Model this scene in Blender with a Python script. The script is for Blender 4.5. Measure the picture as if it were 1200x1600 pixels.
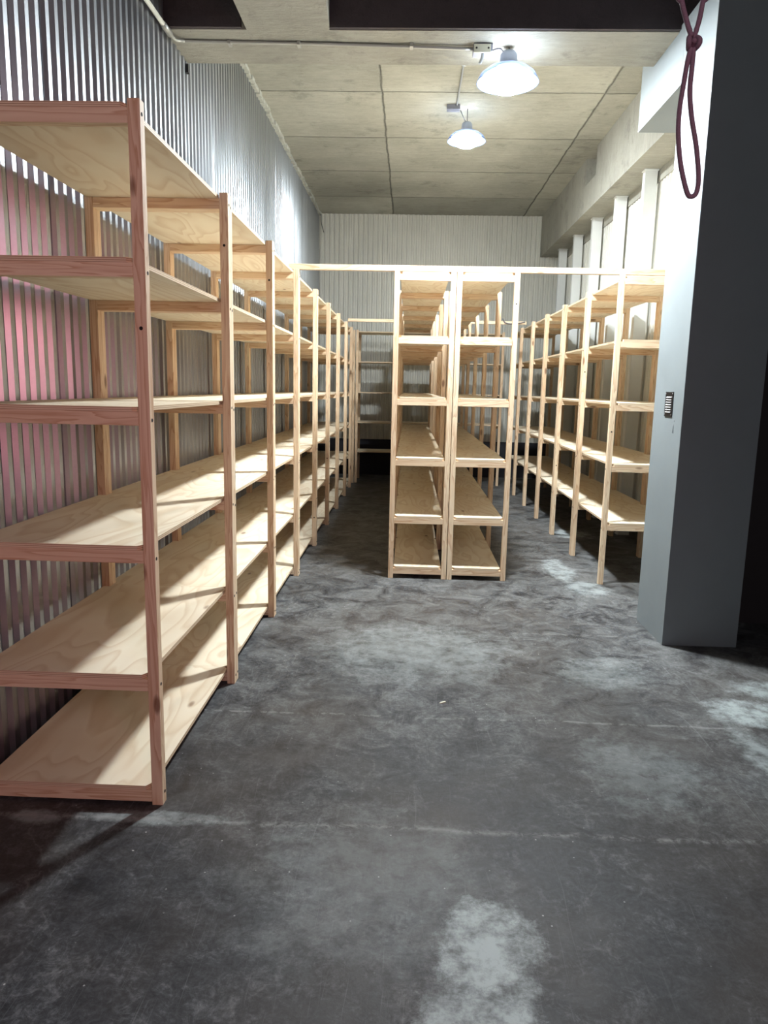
import bpy, bmesh, math, random
from mathutils import Vector, Matrix
random.seed(7)
S = bpy.context.scene
C = S.collection
for o in list(bpy.data.objects): bpy.data.objects.remove(o)

# ------------------------------------------------------------------ camera
YAW, PIT, ROL, CAMH, FPX = -0.031, 0.170, 0.021, 1.713, 1134.4
cy, sy, cp, sp = math.cos(YAW), math.sin(YAW), math.cos(PIT), math.sin(PIT)
fw = Vector((sy*cp, cy*cp, -sp)); r0 = Vector((cy, -sy, 0)); u0 = r0.cross(fw)
rr = r0*math.cos(ROL) + u0*math.sin(ROL); uu = -r0*math.sin(ROL) + u0*math.cos(ROL)
cd = bpy.data.cameras.new('camera'); cam = bpy.data.objects.new('camera', cd); C.objects.link(cam)
cam.matrix_world = Matrix(((rr.x, uu.x, -fw.x, 0), (rr.y, uu.y, -fw.y, 0), (rr.z, uu.z, -fw.z, CAMH), (0, 0, 0, 1)))
cd.sensor_fit = 'VERTICAL'; cd.sensor_height = 36; cd.lens = FPX/1600*36; cd.clip_start = .05; cd.clip_end = 100
S.camera = cam

# ------------------------------------------------------------------ light, world, exposure
w = bpy.data.worlds.new('world'); S.world = w; w.use_nodes = True
bg = w.node_tree.nodes['Background']; bg.inputs[0].default_value = (1.0, .86, .86, 1); bg.inputs[1].default_value = .035
S.view_settings.view_transform = 'Standard'; S.view_settings.look = 'None'
S.view_settings.gamma = 1; S.view_settings.use_curve_mapping = False
S.view_settings.exposure = 0.16
LAMP_L = (900, 640)           # radiance of the domed lens of each high bay lamp
LAMP_COL = (.90, .97, 1.0)

def light(name, kind, loc, power, col, size=.1, size_y=None, aim=None):
    d = bpy.data.lights.new(name, kind); d.energy = power; d.color = col
    if kind == 'AREA':
        d.shape = 'RECTANGLE'; d.size = size; d.size_y = size_y or size
    else: d.shadow_soft_size = size
    o = bpy.data.objects.new(name, d); C.objects.link(o); o.location = loc
    if aim is not None: o.rotation_euler = (Vector(aim)-Vector(loc)).to_track_quat('-Z', 'Y').to_euler()
    return o
# warm rose glow of the rest of the warehouse, behind the camera
rl = light('rose_light', 'AREA', (1.2, -1.2, 2.2), 12, (1.0, .38, .42), .8, 1.6, aim=(-1.7, 2.6, 1.5)); rl.data.spread = 1.7
# added neutral fill far behind the camera, stands for no known lamp
light('fill_light', 'AREA', (1.0, -3.6, 4.2), 46, (.92, .92, 1.0), 1.6, 1.6, aim=(.4, 4.0, 0))

# ------------------------------------------------------------------ node helpers
class NT:
    def __init__(s, name):
        s.m = bpy.data.materials.new(name); s.m.use_nodes = True; s.t = s.m.node_tree
        s.b = s.t.nodes['Principled BSDF']; s.out = s.t.nodes['Material Output']
    def n(s, typ, **k):
        nd = s.t.nodes.new(typ)
        for a, v in k.items(): setattr(nd, a, v)
        return nd
    def put(s, sock, v):
        if isinstance(v, bpy.types.NodeSocket): s.t.links.new(v, sock)
        elif v is not None:
            try: sock.default_value = v
            except Exception: sock.default_value = (*v, 1) if len(v) == 3 else v
    def obj(s): return s.n('ShaderNodeTexCoord').outputs['Object']
    def rand(s): return s.n('ShaderNodeObjectInfo').outputs['Random']
    def normal(s): return s.n('ShaderNodeTexCoord').outputs['Normal']
    def math(s, op, a, b=0.0, c=None, clamp=False):
        nd = s.n('ShaderNodeMath', operation=op, use_clamp=clamp)
        s.put(nd.inputs[0], a); s.put(nd.inputs[1], b)
        if c is not None: s.put(nd.inputs[2], c)
        return nd.outputs[0]
    def vm(s, op, a, b=None):
        nd = s.n('ShaderNodeVectorMath', operation=op); s.put(nd.inputs[0], a)
        if b is not None: s.put(nd.inputs[3] if op == 'SCALE' else nd.inputs[1], b)
        return nd.outputs['Value'] if op in ('LENGTH', 'DISTANCE') else nd.outputs[0]
    def sep(s, v):
        nd = s.n('ShaderNodeSeparateXYZ'); s.put(nd.inputs[0], v); return nd.outputs
    def comb(s, x=0., y=0., z=0.):
        nd = s.n('ShaderNodeCombineXYZ')
        for i, v in enumerate((x, y, z)): s.put(nd.inputs[i], v)
        return nd.outputs[0]
    def map(s, v, sc=(1, 1, 1), rot=(0, 0, 0), loc=(0, 0, 0)):
        nd = s.n('ShaderNodeMapping'); s.put(nd.inputs[0], v)
        nd.inputs['Scale'].default_value = sc; nd.inputs['Rotation'].default_value = rot; nd.inputs['Location'].default_value = loc
        return nd.outputs[0]
    def noise(s, v, sc=5., det=4., rough=.55, dist=0.):
        nd = s.n('ShaderNodeTexNoise'); s.put(nd.inputs['Vector'], v)
        nd.inputs['Scale'].default_value = sc; nd.inputs['Detail'].default_value = det
        nd.inputs['Roughness'].default_value = rough; nd.inputs['Distortion'].default_value = dist
        return nd.outputs[0]
    def noisec(s, v, sc=5., det=2.):
        nd = s.n('ShaderNodeTexNoise'); s.put(nd.inputs['Vector'], v)
        nd.inputs['Scale'].default_value = sc; nd.inputs['Detail'].default_value = det
        return nd.outputs[1]
    def voro(s, v, sc=5., feat='F1', rnd=1.):
        nd = s.n('ShaderNodeTexVoronoi', feature=feat); s.put(nd.inputs['Vector'], v)
        nd.inputs['Scale'].default_value = sc; nd.inputs['Randomness'].default_value = rnd
        return nd.outputs['Distance']
    def ramp(s, f, *st, interp='LINEAR'):
        nd = s.n('ShaderNodeValToRGB'); s.put(nd.inputs[0], f); cr = nd.color_ramp; cr.interpolation = interp
        while len(cr.elements) < len(st): cr.elements.new(.5)
        for e, (p, c) in zip(cr.elements, st):
            e.position = p; e.color = (c, c, c, 1) if isinstance(c, (int, float)) else (*c, 1)
        return nd.outputs[0]
    def mix(s, f, a, b, mode='MIX'):
        nd = s.n('ShaderNodeMix', data_type='RGBA', blend_type=mode); s.put(nd.inputs[0], f)
        for i, v in ((6, a), (7, b)): s.put(nd.inputs[i], (*v, 1) if isinstance(v, tuple) else v)
        return nd.outputs[2]
    def bump(s, h, st=.2, d=.01):
        nd = s.n('ShaderNodeBump'); s.put(nd.inputs['Height'], h)
        nd.inputs['Strength'].default_value = st; nd.inputs['Distance'].default_value = d
        s.t.links.new(nd.outputs[0], s.b.inputs['Normal'])
    def fin(s, col=None, rough=None, metal=None, spec=None):
        if col is not None: s.put(s.b.inputs['Base Color'], (*col, 1) if isinstance(col, tuple) else col)
        if rough is not None: s.put(s.b.inputs['Roughness'], rough)
        if metal is not None: s.put(s.b.inputs['Metallic'], metal)
        if spec is not None: s.put(s.b.inputs['Specular IOR Level'], spec)
        return s.m

def simple(name, col, rough=.5, metal=0., nz=.08, sc=12.):
    t = NT(name); f = t.noise(t.obj(), sc, 3)
    a = tuple(c*(1-nz) for c in col); b = tuple(min(1, c*(1+nz)) for c in col)
    return t.fin(t.mix(f, a, b), rough, metal)

# ---- pine timber, grain along the given local axis
def pine(name, axis, tone=(1, 1, 1)):
    t = NT(name); o = t.obj(); rnd = t.rand()
    off = t.comb(t.math('MULTIPLY', rnd, 37.), t.math('MULTIPLY', rnd, 11.), t.math('MULTIPLY', rnd, 53.))
    v = t.vm('ADD', o, off)
    sc = [14, 14, 14]; sc[axis] = 1.1
    g = t.noise(t.map(v, tuple(sc)), 1.0, 3, .5, .6)
    ring = t.math('FRACT', t.math('MULTIPLY', g, 9.))
    ring = t.ramp(ring, (0, 0.), (.55, .35), (.9, 1.), (1, .1))
    sc2 = [90, 90, 90]; sc2[axis] = 3
    fine = t.noise(t.map(v, tuple(sc2)), 1.0, 2)
    sck = [7, 7, 7]; sck[axis] = 2.6
    k = t.voro(t.map(v, tuple(sck)), 1.)
    knot = t.ramp(k, (0.0, 1.), (.07, .9), (.13, 0.))
    c = t.mix(ring, (.82, .68, .49), (.56, .34, .19))
    c = t.mix(t.math('MULTIPLY', fine, .5), c, (.88, .74, .56))
    c = t.mix(t.math('MULTIPLY', knot, .8), c, (.16, .065, .03))
    warm = t.mix(rnd, (1.05, 1.03, 1.0), (.92, .84, .78))
    c = t.mix(1.0, c, warm, 'MULTIPLY')
    c = t.mix(1.0, c, tone, 'MULTIPLY')
    t.bump(t.math('ADD', fine, t.math('MULTIPLY', ring, .3)), .15, .002)
    return t.fin(c, .62, 0, .3)

# ---- plywood: rotary cut veneer on the faces, plies on the edges (grain along local Y)
def plywood():
    t = NT('plywood'); o = t.obj(); rnd = t.rand()
    off = t.comb(t.math('MULTIPLY', rnd, 19.), t.math('MULTIPLY', rnd, 47.), t.math('MULTIPLY', rnd, 5.))
    v = t.vm('ADD', t.map(o, (1, 1, 0)), off)
    g = t.noise(t.map(v, (3.4, .85, 1)), 1.0, 2, .45, .35)
    ring = t.math('FRACT', t.math('MULTIPLY', g, 11.))
    ring = t.ramp(ring, (0, 0.), (.5, .2), (.86, 1.), (1, .0))
    fine = t.noise(t.map(v, (120, 5, 1)), 1.0, 2)
    blot = t.noise(v, 2.2, 3)
    k = t.voro(t.map(v, (4.2, 1.7, 1)), 1.)
    knot = t.ramp(k, (0.0, 1.), (.045, .9), (.085, 0.))
    c = t.mix(t.math('MULTIPLY', ring, .50), (.87, .77, .60), (.56, .37, .19))
    c = t.mix(t.math('MULTIPLY', fine, .35), c, (.86, .79, .66))
    c = t.mix(t.ramp(blot, (.4, 0.), (.7, .35)), c, (.72, .54, .35))
    c = t.mix(t.math('MULTIPLY', knot, .75), c, (.20, .09, .04))
    z = t.sep(o)[2]
    ply = t.math('FRACT', t.math('MULTIPLY', t.math('ADD', z, t.math('MULTIPLY', fine, .0004)), 1/.0072))
    ec = t.ramp(ply, (0, (.80, .66, .47)), (.42, (.74, .58, .38)), (.5, (.30, .16, .09)), (.62, (.36, .20, .12)), (.72, (.78, .62, .43)), interp='LINEAR')
    nz = t.math('ABSOLUTE', t.sep(t.normal())[2])
    c = t.mix(t.math('GREATER_THAN', nz, .6), ec, c)
    t.bump(fine, .08, .001)
    return t.fin(c, .6, 0, .3)

def concrete(name, c1, c2, joints=False, board='Y', rough=.85):
    t = NT(name); o = t.obj()
    n1 = t.noise(o, .9, 5, .6); n2 = t.noise(t.map(o, (3, 14, 3) if board == 'X' else (14, 3, 3)), 1.6, 5, .7)
    n3 = t.noise(t.map(o, (1, 1.6, 1)), 13, 8, .8, .8)
    f = t.math('ADD', t.math('MULTIPLY', n1, .55), t.math('ADD', t.math('MULTIPLY', n2, .3), t.math('MULTIPLY', n3, .25)))
    c = t.mix(t.ramp(f, (.38, 0.), (.72, 1.)), c1, c2)
    st = t.noise(t.map(o, (1, 1, 1), loc=(4, 2, 7)), 2.3, 6, .75)
    c = t.mix(t.ramp(st, (.56, 0.), (.66, .38)), c, tuple(x*.45 for x in c1))
    pore = t.voro(t.vm('ADD', o, t.vm('SCALE', t.noisec(o, 9), .1)), 24)
    c = t.mix(t.ramp(pore, (.02, .7), (.10, 0.)), c, tuple(x*.4 for x in c1))
    h = t.math('ADD', t.math('MULTIPLY', n2, .6), t.math('MULTIPLY', n3, .6))
    if joints:
        x, y, _ = t.sep(o); wob = t.math('MULTIPLY', t.math('SUBTRACT', t.noise(o, 3, 4), .5), .05)
        jy = t.math('ABSOLUTE', t.math('SUBTRACT', t.math('FRACT', t.math('DIVIDE', t.math('ADD', t.math('SUBTRACT', y, .43), wob), 1.495)), .5))
        jx = t.math('ABSOLUTE', t.math('SUBTRACT', t.math('FRACT', t.math('DIVIDE', t.math('ADD', t.math('ADD', x, 1.61), wob), 2.44)), .5))
        ly = t.ramp(jy, (0., 1.), (.012, .0)); lx = t.ramp(jx, (0., 1.), (.006, 0.))
        l = t.math('MAXIMUM', ly, lx)
        c = t.mix(t.math('MULTIPLY', l, .65), c, tuple(x*.22 for x in c1))
        # each shuttering panel has its own slight tone
        cell = t.comb(t.math('FLOOR', t.math('DIVIDE', t.math('ADD', x, .39), 2.44)), t.math('FLOOR', t.math('DIVIDE', t.math('SUBTRACT', y, 1.18), 1.495)), 0.)
        wn = t.n('ShaderNodeTexWhiteNoise'); t.put(wn.inputs[0], cell)
        tone = t.math('ADD', .84, t.math('MULTIPLY', wn.outputs[0], .3))
        c = t.mix(1.0, c, t.comb(tone, tone, tone), 'MULTIPLY')
        h = t.math('SUBTRACT', h, t.math('MULTIPLY', l, 1.5))
    t.bump(h, .8, .02)
    return t.fin(c, rough)

def floor_mat():
    t = NT('trowelled_concrete'); o = t.obj(); x, y, _ = t.sep(o)
    n1 = t.noise(o, .75, 6, .62, .3); n2 = t.noise(o, 4.5, 12, .74, .8); n3 = t.noise(o, 55, 5, .8)
    n4 = t.noise(t.map(o, loc=(3, 1, 6)), 17, 8, .78, 1.2)
    f = t.math('ADD', t.math('MULTIPLY', n1, .42), t.math('ADD', t.math('MULTIPLY', n2, .42), t.math('ADD', t.math('MULTIPLY', n3, .16), t.math('MULTIPLY', n4, .26))))
    f = t.math('SUBTRACT', f, .10)
    c = t.ramp(f, (.43, (.012, .012, .015)), (.53, (.036, .037, .041)), (.61, (.094, .097, .101)), (.71, (.23, .235, .24)))
    gr = t.math('ADD', .45, t.math('MULTIPLY', t.ramp(t.math('ADD', t.math('MULTIPLY', n4, .6), t.math('MULTIPLY', n3, .4)), (.36, 0.), (.64, 1.)), 1.15))
    c = t.mix(1.0, c, t.comb(gr, gr, gr), 'MULTIPLY')
    hue = t.noise(t.map(o, loc=(9, 3, 0)), .8, 3)
    c = t.mix(t.ramp(hue, (.42, 0.), (.62, .45)), c, (.085, .068, .055))
    # concrete gets paler with distance down the aisle
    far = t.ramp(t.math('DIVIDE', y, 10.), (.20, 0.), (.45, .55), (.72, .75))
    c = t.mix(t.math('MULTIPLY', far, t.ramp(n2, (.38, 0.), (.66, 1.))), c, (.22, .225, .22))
    # pale scuffed patches
    wob = t.math('MULTIPLY', t.math('SUBTRACT', t.noise(o, 3.6, 9, .82), .5), 2.6)
    fine = t.noise(t.map(o, (1, 1, 1), loc=(2, 8, 0)), 9, 7, .72)
    tot = None
    for px, py, ax, ay, k in ((.27, 2.00, .17, .26, .95), (.22, 1.72, .19, .2, .9), (1.93, 3.78, .30, .20, .85), (2.25, 4.1, .35, .16, .8), (1.75, 3.35, .10, .35, .5), (2.02, 8.75, .28, .30, .85),
                              (1.50, 6.9, .16, .5, .6), (1.62, 6.25, .2, .3, .5), (-.95, 2.62, .35, .05, .5), (-1.45, 2.6, .12, .06, .45), (.1, 4.6, .7, .6, .30), (1.25, 4.3, .3, .3, .3), (1.1, 3.1, .3, .4, .25), (-.1, 2.3, .5, .5, .2)):
        d = t.vm('LENGTH', t.comb(t.math('DIVIDE', t.math('SUBTRACT', x, px), ax), t.math('DIVIDE', t.math('SUBTRACT', y, py), ay), 0.))
        m = t.math('MULTIPLY', t.ramp(t.math('ADD', d, wob), (.55, 1.), (1.15, 0.)), k)
        tot = m if tot is None else t.math('MAXIMUM', tot, m)
    tot = t.math('MULTIPLY', tot, t.ramp(fine, (.36, .15), (.56, 1.)))
    c = t.mix(tot, c, (.42, .47, .47))
    # hairline joints and cracks
    w2 = t.math('MULTIPLY', t.math('SUBTRACT', t.noise(o, 2.1, 6, .6), .5), .16)
    cr = None
    for yy, th, k in ((2.61, .010, .45), (3.60, .006, .4), (5.0, .005, .22)):
        m = t.math('MULTIPLY', t.ramp(t.math('ABSOLUTE', t.math('ADD', t.math('SUBTRACT', y, yy), t.math('MULTIPLY', w2, .5))), (0., 1.), (th, .5), (th*2.4, 0.)), k)
        cr = m if cr is None else t.math('MAXIMUM', cr, m)
    vc = t.voro(t.vm('ADD', o, t.vm('SCALE', t.noisec(o, 2.5, 5), .5)), .8, 'DISTANCE_TO_EDGE')
    cr = t.math('MAXIMUM', cr, t.math('MULTIPLY', t.ramp(vc, (0., 1.), (.006, 0.)), .12))
    c = t.mix(t.math('MULTIPLY', cr, t.ramp(t.math('ADD', n2, t.math('MULTIPLY', t.math('SUBTRACT', n4, .5), .8)), (.44, .05), (.56, 1.))), c, (.36, .36, .35))
    # scratches and trowel swirls
    for ang, sx, sc, th, k in ((.5, 150, 2.6, .70, .22), (-.35, 110, 1.5, .72, .20), (1.25, 130, 2.8, .71, .16), (2.3, 170, 2.2, .71, .16), (-.9, 140, 3.4, .71, .14), (.12, 90, 1.0, .735, .25)):
        v = t.map(t.vm('ADD', o, t.vm('SCALE', t.noisec(t.vm('ADD', o, (ang, 0., 0.)), .8, 2), .22)), (sx, sc, 1), (0, 0, ang))
        m = t.ramp(t.noise(v, 1., 2, .5), (th-.02, 0.), (th+.03, k))
        c = t.mix(t.math('MULTIPLY', m, t.ramp(n1, (.42, .2), (.6, 1.))), c, (.34, .35, .36))
    sp_ = t.voro(o, 15); big = t.noise(t.map(o, loc=(5, 5, 0)), 1.3, 2)
    c = t.mix(t.math('MULTIPLY', t.ramp(sp_, (.035, .8), (.06, 0.)), t.ramp(big, (.45, .0), (.6, 1.))), c, (.55, .55, .53))
    t.bump(t.math('ADD', t.math('MULTIPLY', n2, .5), t.math('ADD', t.math('MULTIPLY', n4, .4), t.math('MULTIPLY', n3, .25))), .3, .006)
    rg = t.ramp(t.math('ADD', t.math('MULTIPLY', n2, .6), t.math('MULTIPLY', n1, .4)), (.35, .48), (.65, .72))
    return t.fin(c, rg, 0, .28)

def galv():
    t = NT('galvanised_sheet'); o = t.obj()
    sp = t.noise(o, 60, 2); s2 = t.noise(t.map(o, (1, 1, .35)), 3.0, 4)
    c = t.mix(s2, (.34, .36, .39), (.46, .485, .515))
    c = t.mix(t.math('MULTIPLY', sp, .25), c, (.22, .23, .25))
    return t.fin(c, t.ramp(s2, (.3, .30), (.7, .38)), .88)

def paint(name, col, rough=.5):
    t = NT(name); o = t.obj(); n = t.noise(o, 1.7, 5, .6); n2 = t.noise(o, 180, 2)
    c = t.mix(t.ramp(n, (.35, 0.), (.7, 1.)), tuple(x*.9 for x in col), col)
    t.bump(n2, .12, .002)
    return t.fin(c, rough)

M = dict(
    floor=floor_mat(), ceil=concrete('ceiling_concrete', (.30, .295, .25), (.55, .545, .48), True, 'X'),
    beam=concrete('beam_concrete', (.26, .25, .215), (.46, .45, .39), False, 'X'),
    beamd=concrete('shade_dark_concrete', (.050, .040, .043), (.085, .068, .072), False, 'X'),  # shade of the unlit near side put into the colour
    kerb=concrete('kerb_concrete', (.10, .10, .10), (.17, .17, .16), False, 'X'),
    galv=galv(), white=paint('white_sheet', (.72, .71, .65), .5), white2=paint('white_steel', (.78, .80, .79), .45),
    grey=paint('grey_paint', (.25, .285, .30), .6), dark=simple('dark_wall', (.045, .035, .036), .8), plinth=simple('dark_plinth', (.028, .026, .034), .75),
    pz=pine('pine_upright', 2), px=pine('pine_crossbar', 0), ply=plywood(),
    black=simple('black_plastic', (.012, .012, .014), .35), slot=simple('brushed_metal', (.45, .46, .47), .35, .7),
    hole=simple('dark_hole', (.010, .007, .006), .8),
    pipe=simple('galvanised_pipe', (.42, .42, .40), .4, .6), wpipe=simple('white_pipe', (.72, .72, .66), .45),
    ivory=simple('ivory_plate', (.74, .74, .60), .5), zinc=simple('pale_zinc', (.50, .55, .66), .5, .3), box=simple('zinc_box', (.30, .31, .38), .45, .5),
    cable=simple('grey_cable', (.10, .10, .12), .5), seal=simple('foam_seal', (.50, .51, .47), .9, nz=.4, sc=20),
)
# rope: fine twist
t = NT('plum_rope'); o_ = t.obj()
tw = t.noise(o_, 420, 2); M['rope'] = t.fin(t.mix(tw, (.16, .11, .15), (.36, .25, .32)), .8)
t.bump(tw, .5, .002)
# lamp lens (gives off light) and its bell of clear polycarbonate
for nm_, L_ in (('lens', LAMP_L[0]), ('lens_far', LAMP_L[1])):
    t = NT('lamp_'+nm_); t.fin((1., 1., 1.), .4); t.put(t.b.inputs['Emission Color'], (*LAMP_COL, 1)); t.b.inputs['Emission Strength'].default_value = L_
    M[nm_] = t.m
t = NT('clear_bell'); tr = t.n('ShaderNodeBsdfTransparent'); mx = t.n('ShaderNodeMixShader'); mx.inputs[0].default_value = .85
tr.inputs[0].default_value = (.92, .95, 1, 1); t.fin((.03, .05, .10), .3)
t.t.links.new(tr.outputs[0], mx.inputs[1]); t.t.links.new(t.b.outputs[0], mx.inputs[2]); t.t.links.new(mx.outputs[0], t.out.inputs[0])
M['bell'] = t.m

# ------------------------------------------------------------------ mesh helpers
def box(bm, a, b):
    x0, y0, z0 = a; x1, y1, z1 = b
    v = [bm.verts.new(p) for p in ((x0, y0, z0), (x1, y0, z0), (x1, y1, z0), (x0, y1, z0), (x0, y0, z1), (x1, y0, z1), (x1, y1, z1), (x0, y1, z1))]
    for f in ((0, 3, 2, 1), (4, 5, 6, 7), (0, 1, 5, 4), (1, 2, 6, 5), (2, 3, 7, 6), (3, 0, 4, 7)): bm.faces.new([v[i] for i in f])
def mesh(name, bm, mat, bev=0.0, smooth=False):
    if bev:
        bmesh.ops.bevel(bm, geom=bm.edges[:], offset=bev, segments=2, affect='EDGES', profile=.6)
    bmesh.ops.recalc_face_normals(bm, faces=bm.faces[:])
    me = bpy.data.meshes.new(name); bm.to_mesh(me); bm.free(); me.materials.append(M[mat])
    if smooth:
        for p in me.polygons: p.use_smooth = True
    return me
def boxmesh(name, a, b, mat, bev=0.0):
    bm = bmesh.new(); box(bm, a, b); return mesh(name, bm, mat, bev)
def link(name, me, loc=(0, 0, 0), parent=None, rot=(0, 0, 0)):
    o = bpy.data.objects.new(name, me); C.objects.link(o); o.location = loc; o.rotation_euler = rot
    if parent is not None: o.parent = parent
    return o
def struct(name, bm_or_me, mat=None, bev=0.):
    me = bm_or_me if isinstance(bm_or_me, bpy.types.Mesh) else mesh(name, bm_or_me, mat, bev)
    o = link(name, me); o['kind'] = 'structure'; return o
def thing(name, label, cat, loc=(0, 0, 0), rotz=0., group=None):
    o = link(name, None, loc, None, (0, 0, rotz)); o['label'] = label; o['category'] = cat
    if group: o['group'] = group
    return o
def tube(pts, r, seg=10, closed=False, bm=None):
    bm = bm or bmesh.new(); pts = [Vector(p) for p in pts]; rings = []; n = len(pts); up = None
    for i, p in enumerate(pts):
        a = pts[i-1] if (i or closed) else p; b = pts[(i+1) % n] if (i < n-1 or closed) else p
        d = (b-a).normalized()
        if up is None: up = d.orthogonal().normalized()
        up = (up-d*up.dot(d)).normalized(); s = d.cross(up)
        rings.append([bm.verts.new(p+(up*math.cos(2*math.pi*k/seg)+s*math.sin(2*math.pi*k/seg))*r) for k in range(seg)])
    for i in range(n if closed else n-1):
        A, B = rings[i], rings[(i+1) % n]
        for k in range(seg): bm.faces.new((A[k], A[(k+1) % seg], B[(k+1) % seg], B[k]))
    if not closed: bm.faces.new(rings[0][::-1]); bm.faces.new(rings[-1])
    return bm
def lathe(prof, seg=40, bm=None, cap=True):
    bm = bm or bmesh.new(); rings = []
    for r, z in prof: rings.append([bm.verts.new((r*math.cos(2*math.pi*k/seg), r*math.sin(2*math.pi*k/seg), z)) for k in range(seg)] if r > 1e-6 else [bm.verts.new((0, 0, z))])
    for A, B in zip(rings, rings[1:]):
        for k in range(seg):
            q = [A[k % len(A)], A[(k+1) % len(A)], B[(k+1) % len(B)], B[k % len(B)]]
            q = list(dict.fromkeys(q))
            if len(q) > 2: bm.faces.new(q)
    return bm
def spline(P, n=10):
    P = [Vector(p) for p in P]; out = []
    for i in range(len(P)-1):
        p0, p1, p2, p3 = P[max(i-1, 0)], P[i], P[i+1], P[min(i+2, len(P)-1)]
        for k in range(n):
            t_ = k/n
            out.append(.5*((2*p1)+(p2-p0)*t_+(2*p0-5*p1+4*p2-p3)*t_*t_+(3*p1-p0-3*p2+p3)*t_**3))
    out.append(P[-1]); return out

# ------------------------------------------------------------------ the room
XL, XR, YB, ZC = -1.80, 2.78, 14.40, 4.92
YN = -4.5
bm = bmesh.new(); box(bm, (-2.1, YN, -.12), (4.9, 14.7, 0)); struct('floor', bm, 'floor')
bm = bmesh.new(); box(bm, (-2.1, 5.9, ZC), (4.9, 14.7, ZC+.2)); struct('ceiling', bm, 'ceil')
bm = bmesh.new(); box(bm, (-2.1, YN, ZC), (4.9, 5.6, ZC+.2)); struct('ceiling_near', bm, 'beamd')  # near slab coloured dark in place of its shade

def corrugated(name, length, z0, z1, mat, pitch, depth, sheet=8, rnd=.5):
    """trapezoid ribbed sheeting along local +X, ribs stand proud towards +Y"""
    bm = bmesh.new(); pts = []; n = int(length/pitch)+1; x = 0.
    for i in range(n):
        st = 0.0035*((i//sheet) % 2)
        for fx, fy in ((0., 0.), (.36, 0.), (.50, 1.), (.86, 1.)):
            pts.append(((i+fx)*pitch, fy*depth+st))
        if (i+1) % sheet == 0: pts.append(((i+.995)*pitch, .004+st)); pts.append(((i+.997)*pitch, -.006))
    pts = [(min(a, length), b) for a, b in pts if a < length+pitch]
    prev = None
    for a, b in pts:
        cur = (bm.verts.new((a, b, z0)), bm.verts.new((a, b, z1)))
        if prev: bm.faces.new((prev[0], cur[0], cur[1], prev[1]))
        prev = cur
    L_ = pts[-1][0]
    # backing so that the sheet has a body
    v = [bm.verts.new(p) for p in ((0, -.012, z0), (L_, -.012, z0), (L_, -.012, z1), (0, -.012, z1))]
    bm.faces.new(v)
    me = bpy.data.meshes.new(name); bm.to_mesh(me); bm.free(); me.materials.append(M[mat]); return me
# left wall: runs along Y, ribs face +X
o = struct('wall_left', corrugated('wall_left', YB-YN, 0.0, ZC, 'galv', .0953, .022, 8))
o.location = (XL, YB, 0); o.rotation_euler = (0, 0, -math.pi/2)
# back wall of white sheeting above a dark plinth
o = struct('wall_back', corrugated('wall_back', XR-XL+.04, .70, ZC, 'white', .0915, .018, 10))
o.location = (XR+.02, YB, 0); o.rotation_euler = (0, 0, math.pi)
bm = bmesh.new(); box(bm, (XL-.05, YB-.04, 0), (XR+.1, YB+.05, .70)); struct('baseboard_back', bm, 'plinth')
# right wall
o = struct('wall_right', corrugated('wall_right', YB-5.4, .30, 4.10, 'white', .1, .020, 8))
o.location = (XR, 5.4, 0); o.rotation_euler = (0, 0, math.pi/2)
bm = bmesh.new(); box(bm, (XR-.06, 5.42, 0), (XR+.1, YB, .30)); struct('baseboard_right', bm, 'kerb')
bm = bmesh.new(); box(bm, (XR-.035, 5.42, 4.06), (XR+.06, YB, 4.19)); struct('trim_1', bm, 'beam')
# concrete edge beam above the right wall, with a pocket knocked in its face
BX, BZ = 2.40, 4.19
bm = bmesh.new()
box(bm, (BX, 5.42, BZ), (3.1, 10.36, ZC)); box(bm, (BX, 10.94, BZ), (3.1, YB, ZC))
box(bm, (BX, 10.36, BZ), (3.1, 10.94, 4.56)); struct('trim_2', bm, 'beam')
bm = bmesh.new(); box(bm, (BX+.30, 10.361, 4.561), (3.1, 10.939, ZC)); struct('trim_7', bm, 'kerb')  # back of the pocket, shade painted in by using darker concrete
# cross beam under the slab: pale soffit, near face coloured dark for its shade
bm = bmesh.new(); box(bm, (XL-.05, 5.52, 4.15), (3.1, 6.06, ZC)); struct('trim_3', bm, 'beam')
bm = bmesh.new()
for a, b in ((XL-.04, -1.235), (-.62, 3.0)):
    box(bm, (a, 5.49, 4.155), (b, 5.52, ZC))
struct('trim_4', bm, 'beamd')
# secondary beam running towards the camera, flush with the cross beam soffit
bm = bmesh.new()
v = [bm.verts.new(p) for p in ((-1.20, YN, 4.15), (-.10, YN, 4.15), (-.62, 5.52, 4.15), (-1.20, 5.52, 4.15), (-1.20, YN, ZC), (-.10, YN, ZC), (-.62, 5.52, ZC), (-1.20, 5.52, ZC))]
for f in ((0, 3, 2, 1), (4, 5, 6, 7), (0, 1, 5, 4), (1, 2, 6, 5), (2, 3, 7, 6), (3, 0, 4, 7)): bm.faces.new([v[i] for i in f])
struct('trim_5', bm, 'beam')
# foam seal along the top of the left wall
bm = bmesh.new(); y = 6.08
while y < YB:
    d = random.uniform(.02, .045); box(bm, (XL+.0, y, ZC-random.uniform(.03, .06)), (XL+.03+d, y+.12, ZC)); y += .12
struct('trim_6', bm, 'seal')
# white steel columns against the right wall
for i, yc in enumerate((7.62, 8.78, 9.94, 11.14, 12.33, 13.52)):
    bm = bmesh.new(); box(bm, (2.585, yc, 0), (2.725, yc+.09, 4.19)); box(bm, (2.573, yc-.012, 0), (2.737, yc+.102, .012)); box(bm, (2.573, yc-.012, 4.175), (2.737, yc+.102, 4.19))
    o = link('wall_column', mesh('wall_column', bm, 'white2', .003))
    o['kind'] = 'structure'; o.name = 'trim_%d' % (20+i)
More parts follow.
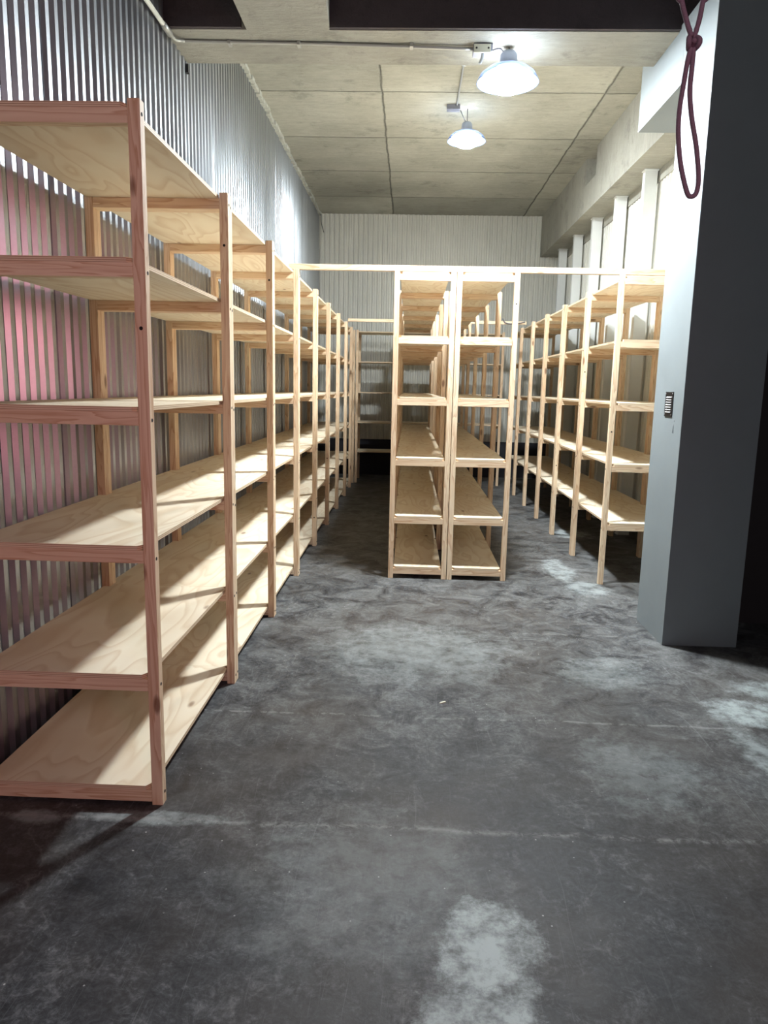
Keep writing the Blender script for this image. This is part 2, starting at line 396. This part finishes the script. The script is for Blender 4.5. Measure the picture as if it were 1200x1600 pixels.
# big grey column and the boxed grey beam that lands on it
bm = bmesh.new(); box(bm, (1.785, 4.845, 0), (2.29, 5.41, 4.18)); struct('wall_column', bm, 'grey', .002).name = 'trim_30'
bm = bmesh.new(); box(bm, (1.785, 5.41, 3.777), (2.29, 6.06, 4.18)); box(bm, (1.785, 6.06, 3.777), (2.29, 6.345, ZC)); struct('trim_31', bm, 'grey')
# dark partition behind the column on the right and its ribbed curtain-like end
bm = bmesh.new(); box(bm, (2.29, 5.41, 0), (4.9, 5.50, 4.15)); struct('wall_front_right', bm, 'dark')
bm = bmesh.new(); box(bm, (4.8, YN, 0), (4.9, 5.41, ZC)); struct('wall_far_right', bm, 'dark')

# ------------------------------------------------------------------ shelving
LEV = [.085, .565, 1.090, 1.622, 2.158, 2.678]      # tops of the boards
BT, RH, PW = .018, .052, .045
HOLE = None
def hole_mesh():
    global HOLE
    if HOLE is None:
        bm = lathe([(0, .0015), (.0065, .0015), (.0075, -.001), (0, -.001)], 12); HOLE = mesh('screw_hole', bm, 'hole')
    return HOLE
def board_mesh(depth, length, first, last, inset='both'):
    """plan of a board between two frames, corners clipped round the posts; local x 0..depth, y 0..length"""
    e = .07; cz = PW+.004
    y0, y1 = 0., length
    ph0 = PW+.004 if first else PW+.003          # how far this frame's post reaches into the bay
    a = y0 + ph0; b = y1 - ph0
    q = .02
    lo_flush = [(cz, y1), (cz, b+.002), (.012, b+.002), (.012, a-.002), (cz, a-.002), (cz, y0)]
    hi_flush = [(depth-cz, y0), (depth-cz, a-.002), (depth-.012, a-.002), (depth-.012, b+.002), (depth-cz, b+.002), (depth-cz, y1)]
    lo_in = [(cz+q, y1), (cz, y1-q*1.5), (cz, y0+q*1.5), (cz+q, y0)]
    hi_in = [(depth-cz-q, y0), (depth-cz, y0+q*1.5), (depth-cz, y1-q*1.5), (depth-cz-q, y1)]
    P = (hi_flush if inset == 'lo' else hi_in) + (lo_flush if inset == 'hi' else lo_in)
    bm = bmesh.new(); lo = [bm.verts.new((x, y, -BT)) for x, y in P]; hi = [bm.verts.new((x, y, 0)) for x, y in P]
    bm.faces.new(lo[::-1]); bm.faces.new(hi)
    for i in range(len(P)): j = (i+1) % len(P); bm.faces.new((lo[i], lo[j], hi[j], hi[i]))
    return mesh('shelf_board', bm, 'ply')
def rack(name, label, xf, xb, frames, levels, loc=(0, 0, 0), rotz=0., holes=0, ptop=2.69, inset='both', single=False):
    """frames: near face of each frame; posts 45 mm; inner frames are two posts screwed together"""
    root = thing(name, label, 'shelving', loc, rotz)
    x0, x1 = min(xf, xb), max(xf, xb); D = x1-x0
    pm = boxmesh('post', (0, 0, 0), (PW, PW-.001, ptop), 'pz', .0025)
    rs = boxmesh('crossbar', (0, 0, -RH), (D-2*PW-.001, PW, 0), 'px', .002)
    rd = boxmesh('crossbar', (0, 0, -RH), (D-2*PW-.001, 2*PW, 0), 'px', .002)
    n = len(frames)
    for k, Y in enumerate(frames):
        dbl = not single and 0 < k < n-1
        for j in range(2 if dbl else 1):
            for x in (x0, x1-PW):
                dz = random.uniform(-.004, .004)
                p = link('post', pm, (x, Y+j*PW, 0), root)
                front = (x == x0) == (xf < xb)
                if k < holes and front:
                    for L in levels:
                        s = -1 if xf < xb else 1
                        h = link('screw_hole', hole_mesh(), (0 if s < 0 else PW, PW*(.5+random.uniform(-.12, .12)), L-.045+random.uniform(-.01, .01)), p, (0, s*math.pi/2, 0))
                    h = link('screw_hole', hole_mesh(), (PW*.5, 0, random.choice(levels)-.25), p, (math.pi/2, 0, 0))
        for L in levels: link('crossbar', rd if dbl else rs, (x0+PW+.0005, Y, L-BT), root)
    for k in range(n-1):
        a = frames[k] + (0 if k == 0 or single else PW) + (.001 if k else 0); b = frames[k+1] + PW - .001
        if single and k: a = frames[k]+PW*.5
        if single and k < n-2: b = frames[k+1]+PW*.5
        bmh = board_mesh(D, b-a, k == 0, k == n-2, inset)
        for L in levels: link('shelf_board', bmh, (x0, a, L), root, (0, 0, 0))
    return root
YK = [2.706, 3.951, 5.190, 6.395, 7.668, 8.880, 10.114, 11.365, 12.372, 12.985]
rack('shelving_rack', 'long six-level pine and plywood shelving rack against the ribbed metal wall on the left', -.967, -1.722, YK, LEV, holes=6, inset='hi')
CK = [6.426, 7.668, 8.870, 10.114, 11.365, 12.372]
LC = [.112, .578, 1.100, 1.632, 2.158, 2.686]
rack('shelving_rack', 'left one of the two pine shelving racks standing side by side mid-room', .376, -.151, CK, LC, holes=1, inset='both')
rack('shelving_rack', 'right one of the two pine shelving racks standing side by side mid-room', .914, .382, CK, LC, holes=1, inset='both')
RK = [6.412, 7.542, 8.665, 9.759, 10.830, 11.929, 12.985]
rack('shelving_rack', 'five-level pine shelving rack without a bottom shelf, by the white wall behind the grey column', 1.746, 2.500, RK, LEV[1:], holes=3, inset='lo')
# back rack: local Y runs along world -X... built turned by -90 degrees
BXK = [0.0, 1.02, 1.80, 2.555]
rack('shelving_rack', 'pine shelving rack across the far end in front of the white back wall', 0.0, .70, BXK, LEV[1:], loc=(1.642, 13.06, 0), rotz=math.pi/2, ptop=2.70)


# tie beams laid across the tops of the racks
def timber(name, label, cat, a, b):
    bm = bmesh.new(); L = b[0]-a[0]; box(bm, (0, 0, 0), (L, b[1]-a[1], b[2]-a[2]))
    o = link(name, mesh(name, bm, 'px', .002), a); o['label'] = label; o['category'] = cat; return o
timber('tie_beam', 'long pale timber laid across the fronts of the mid-room racks at their tops, nearer one', 'beam', (-1.06, 6.43, 2.691), (2.500, 6.475, 2.738))
timber('tie_beam', 'pale timber spanning the aisles at rack-top height, farther one near the back wall', 'beam', (-.965, 11.375, 2.692), (1.745, 11.42, 2.737))

# ------------------------------------------------------------------ lamps
LY = ((.655, 5.76, 3.97), (.59, 9.12, 4.62))
def lamp(loc, label, power, boxtop, cord):
    t_ = thing('high_bay_lamp', label, 'lamp', loc, 0, 'round ceiling lamps')
    link('housing', mesh('housing', lathe([(0, .15), (.045, .15), (.06, .13), (.065, .06), (.095, .05), (.10, .03), (0, .03)], 32), 'zinc', 0, True), (0, 0, 0), t_)
    link('reflector_bell', mesh('reflector_bell', lathe([(.10, .045), (.15, .032), (.200, -.006), (.226, -.058), (.220, -.058), (.146, .023), (.10, .037)], 48), 'bell', 0, True), (0, 0, 0), t_)
    link('lens', mesh('lens', lathe([(0, -.125), (.05, -.121), (.095, -.108), (.135, -.082), (.160, -.050), (.168, -.022), (.160, -.004), (0, -.002)], 48), power, 0, True), (0, 0, 0), t_)
    hk = tube([(0, 0, .15), (0, 0, boxtop-loc[2])], .004, 8); link('hanger', mesh('hanger', hk, 'cable'), (0, 0, 0), t_)
    link('power_cord', mesh('power_cord', tube(spline([Vector(p)-Vector(loc) for p in cord]), .005, 8), 'cable', 0, True), (0, 0, 0), t_)
    return t_
lamp(LY[0], 'bright round ceiling lamp with clear rim, nearer and larger of the two', 'lens', 4.15, [(.533, 5.74, 4.12), (.585, 5.73, 4.13), (.63, 5.745, 4.10), (.652, 5.76, 4.118)])
lamp(LY[1], 'bright round ceiling lamp with clear rim, farther and smaller of the two', 'lens_far', 4.92, [(.503, 9.02, 4.865), (.53, 9.0, 4.80), (.56, 9.08, 4.78), (.585, 9.11, 4.768)])

# junction boxes
b1 = thing('junction_box', 'metal junction box with ivory cover on the beam beside the nearer lamp', 'electrical box', (.455, 5.74, 4.095))
bm = bmesh.new(); box(bm, (-.06, -.05, 0), (.075, .06, .054)); link('box_body', mesh('box_body', bm, 'box', .003), (0, 0, 0), b1)
bm = bmesh.new(); box(bm, (-.058, -.060, -.012), (.062, -.0505, .045)); cov = link('cover_plate', mesh('cover_plate', bm, 'ivory', .002), (0, 0, 0), b1)
for x in (-.04, .045): link('screw', hole_mesh(), (x, -.0605, .018), cov, (math.pi/2, 0, 0))
bm = tube([(.01, -.02, -.001), (.005, -.02, -.035), (-.012, -.025, -.075)], .011, 12); link('cord_grip', mesh('cord_grip', bm, 'slot'), (0, 0, 0), b1)
b2 = thing('junction_box', 'small metal junction box on the slab beside the farther lamp', 'electrical box', (.435, 9.02, 4.865))
bm = bmesh.new(); box(bm, (-.09, -.04, 0), (.06, .05, .054)); link('box_body', mesh('box_body', bm, 'box', .003), (0, 0, 0), b2)
bm = bmesh.new(); box(bm, (-.075, -.03, -.006), (.05, .04, 0)); link('cover_plate', mesh('cover_plate', bm, 'box', .002), (0, 0, 0), b2)
def single(name, bm, mat, label, cat, loc=(0, 0, 0), group=None, smooth=True):
    o = link(name, mesh(name, bm, mat, 0, smooth), loc); o['label'] = label; o['category'] = cat
    if group: o['group'] = group
    return o
# conduits
c1 = thing('conduit', 'grey metal conduit running along the beam soffit to the ivory-covered box', 'pipe', (0, 0, 0))
link('pipe', mesh('pipe', tube(spline([(-1.735, 5.50, 4.115), (-1.73, 5.60, 4.12), (-1.69, 5.655, 4.135), (-1.58, 5.67, 4.138), (-.6, 5.70, 4.138), (.395, 5.74, 4.130)], 8), .0115, 12), 'pipe', 0, True), (0, 0, 0), c1)
for x in (-1.36, -.86, -.05):
    bm = bmesh.new(); box(bm, (x-.012, 5.66+.02*(x+1.4), 4.122), (x+.012, 5.72+.02*(x+1.4), 4.150)); link('clamp', mesh('clamp', bm, 'pipe', .002), (0, 0, 0), c1)
c2 = thing('conduit', 'whitish conduit running up along the top of the ribbed wall on the left', 'pipe', (0, 0, 0))
link('pipe', mesh('pipe', tube([(-1.755, 2.8, 4.125), (-1.745, 5.44, 4.125)], .016, 12), 'wpipe', 0, True), (0, 0, 0), c2)
link('coupling', mesh('coupling', tube([(-1.745, 5.38, 4.125), (-1.738, 5.52, 4.118)], .021, 12), 'pipe', 0, True), (0, 0, 0), c2)
c3 = thing('conduit', 'thin grey conduit on the ceiling slab leading to the farther lamp', 'pipe', (0, 0, 0))
link('pipe', mesh('pipe', tube([(.46, 6.07, 4.906), (.455, 8.985, 4.906)], .010, 10), 'pipe', 0, True), (0, 0, 0), c3)
bm = bmesh.new(); box(bm, (.437, 7.9, 4.893), (.478, 7.93, 4.92)); link('clamp', mesh('clamp', bm, 'pipe', .002), (0, 0, 0), c3)
# small bracket at the top of the left wall and a stub of wire in the far corner
bm = bmesh.new(); box(bm, (-1.778, 5.99, 4.06), (-1.755, 6.03, 4.12)); single('wall_bracket', bm, 'black', 'small black square clip at the top of the ribbed wall beside the beam', 'bracket', smooth=False)
single('wire_stub', tube(spline([(-1.74, 14.30, 4.90), (-1.73, 14.28, 4.72), (-1.68, 14.24, 4.55)]), .006, 6), 'black', 'thin black wire end hanging in the far upper corner', 'wire')
single('wire_stub', tube(spline([(1.38, 11.36, 2.775), (1.43, 11.36, 2.71), (1.56, 11.36, 2.70), (1.72, 11.37, 2.73)]), .008, 6), 'cable', 'brown curved strip hanging over the farther tie beam', 'wire')

# ------------------------------------------------------------------ louvred vent on the column
vt = thing('louvre_vent', 'small black louvred vent plate on the pale side of the grey column', 'vent', (1.785, 5.10, 1.64))
vh, vw = .083, .072
bm = bmesh.new()
box(bm, (-.006, -vw, -vh), (0, -vw+.018, vh)); box(bm, (-.006, vw-.018, -vh), (0, vw, vh))
box(bm, (-.006, -vw+.018, vh-.024), (0, vw-.018, vh)); box(bm, (-.006, -vw+.018, -vh), (0, vw-.018, -vh+.024)); box(bm, (-.002, -vw+.018, -vh+.024), (0, vw-.018, vh-.024))
link('frame', mesh('frame', bm, 'black'), (0, 0, 0), vt)
for i in range(7):
    bm = bmesh.new(); z = vh-.034-i*.0165
    v = [bm.verts.new(p) for p in ((-.011, -vw+.022, z-.006), (-.011, vw-.022, z-.006), (-.003, vw-.022, z+.003), (-.003, -vw+.022, z+.003), (-.010, -vw+.022, z-.0075), (-.010, vw-.022, z-.0075), (-.002, vw-.022, z+.0015), (-.002, -vw+.022, z+.0015))]
    for f in ((0, 1, 2, 3), (7, 6, 5, 4), (0, 4, 5, 1), (1, 5, 6, 2), (2, 6, 7, 3), (3, 7, 4, 0)): bm.faces.new([v[j] for j in f])
    link('louvre', mesh('louvre', bm, 'slot'), (0, 0, 0), vt)
for y_, z_ in ((-vw+.009, vh-.012), (vw-.009, vh-.012), (-vw+.009, -vh+.012), (vw-.009, -vh+.012)):
    link('screw', mesh('screw', lathe([(0, .002), (.004, .0015), (.005, 0), (0, 0)], 10), 'slot'), (-.006, y_, z_), vt, (0, -math.pi/2, 0))
# pencil scribble on the column
bm = bmesh.new()
for a, b in (((0, 0, .03), (0, -.008, -.03)), ((0, .004, .02), (0, .014, -.03)), ((0, -.008, -.028), (0, .014, -.03)), ((0, 0, .06), (0, -.006, .045))):
    tube([a, b], .0012, 5, bm=bm)
single('pencil_mark', bm, 'cable', 'faint pencil scribble below the vent on the grey column', 'mark', (1.7845, 4.985, 1.48))

# ------------------------------------------------------------------ rope
rp = thing('hanging_rope', 'plum coloured cord knotted into a long hanging loop at the upper right', 'rope', (0, 2.0, 0))
R_ = .0062
K = Vector((.681, 0, 2.572))
def rp_(pts): return [(x, y, z) for x, y, z in pts]
link('cord_strand', mesh('cord_strand', tube(spline([(.55, 0, 4.92), (.60, 0, 3.4), (.632, 0, 2.74), (.644, 0, 2.672), (.660, 0, 2.625), (.675, -.004, 2.585)]), R_, 10), 'rope', 0, True), (0, 0, 0), rp)
link('cord_strand', mesh('cord_strand', tube(spline([(.80, 0, 4.92), (.745, 0, 3.4), (.710, 0, 2.74), (.698, 0, 2.672), (.692, 0, 2.625), (.684, .004, 2.585)]), R_, 10), 'rope', 0, True), (0, 0, 0), rp)
loop = [(.677, 0, 2.560), (.672, 0, 2.53), (.667, 0, 2.48), (.662, 0, 2.42), (.664, 0, 2.36), (.676, 0, 2.29), (.697, 0, 2.225), (.709, 0, 2.212), (.722, 0, 2.222), (.724, 0, 2.26), (.712, 0, 2.33), (.694, 0, 2.40), (.684, 0, 2.46), (.684, 0, 2.52), (.684, 0, 2.560)]
link('cord_loop', mesh('cord_loop', tube(spline(loop), R_, 10), 'rope', 0, True), (0, 0, 0), rp)
kn = []
for i in range(60):
    a = i/60*2*math.pi
    kn.append((K.x+.0095*math.sin(a)+.006*math.sin(2*a), .010*math.cos(3*a), K.z+.010*math.cos(2*a)+.008*math.cos(a)))
link('knot', mesh('knot', tube(kn, .0068, 10, True), 'rope', 0, True), (0, 0, 0), rp)

# debris on the floor
def chip(name, label, loc, s, rz, mat='ivory'):
    bm = bmesh.new(); box(bm, (-s*1.6, -s*.5, 0), (s*1.6, s*.5, s*.5)); 
    for v in bm.verts: v.co += Vector((random.uniform(-1, 1), random.uniform(-1, 1), 0))*s*.2
    o = single(name, bm, mat, label, 'debris', loc, smooth=False); o.rotation_euler = (0, 0, rz); return o
chip('wood_chip', 'tiny pale wood chip on the floor in the middle of the aisle', (.23, 3.79, .0), .011, .5)
bpy.context.view_layer.update()
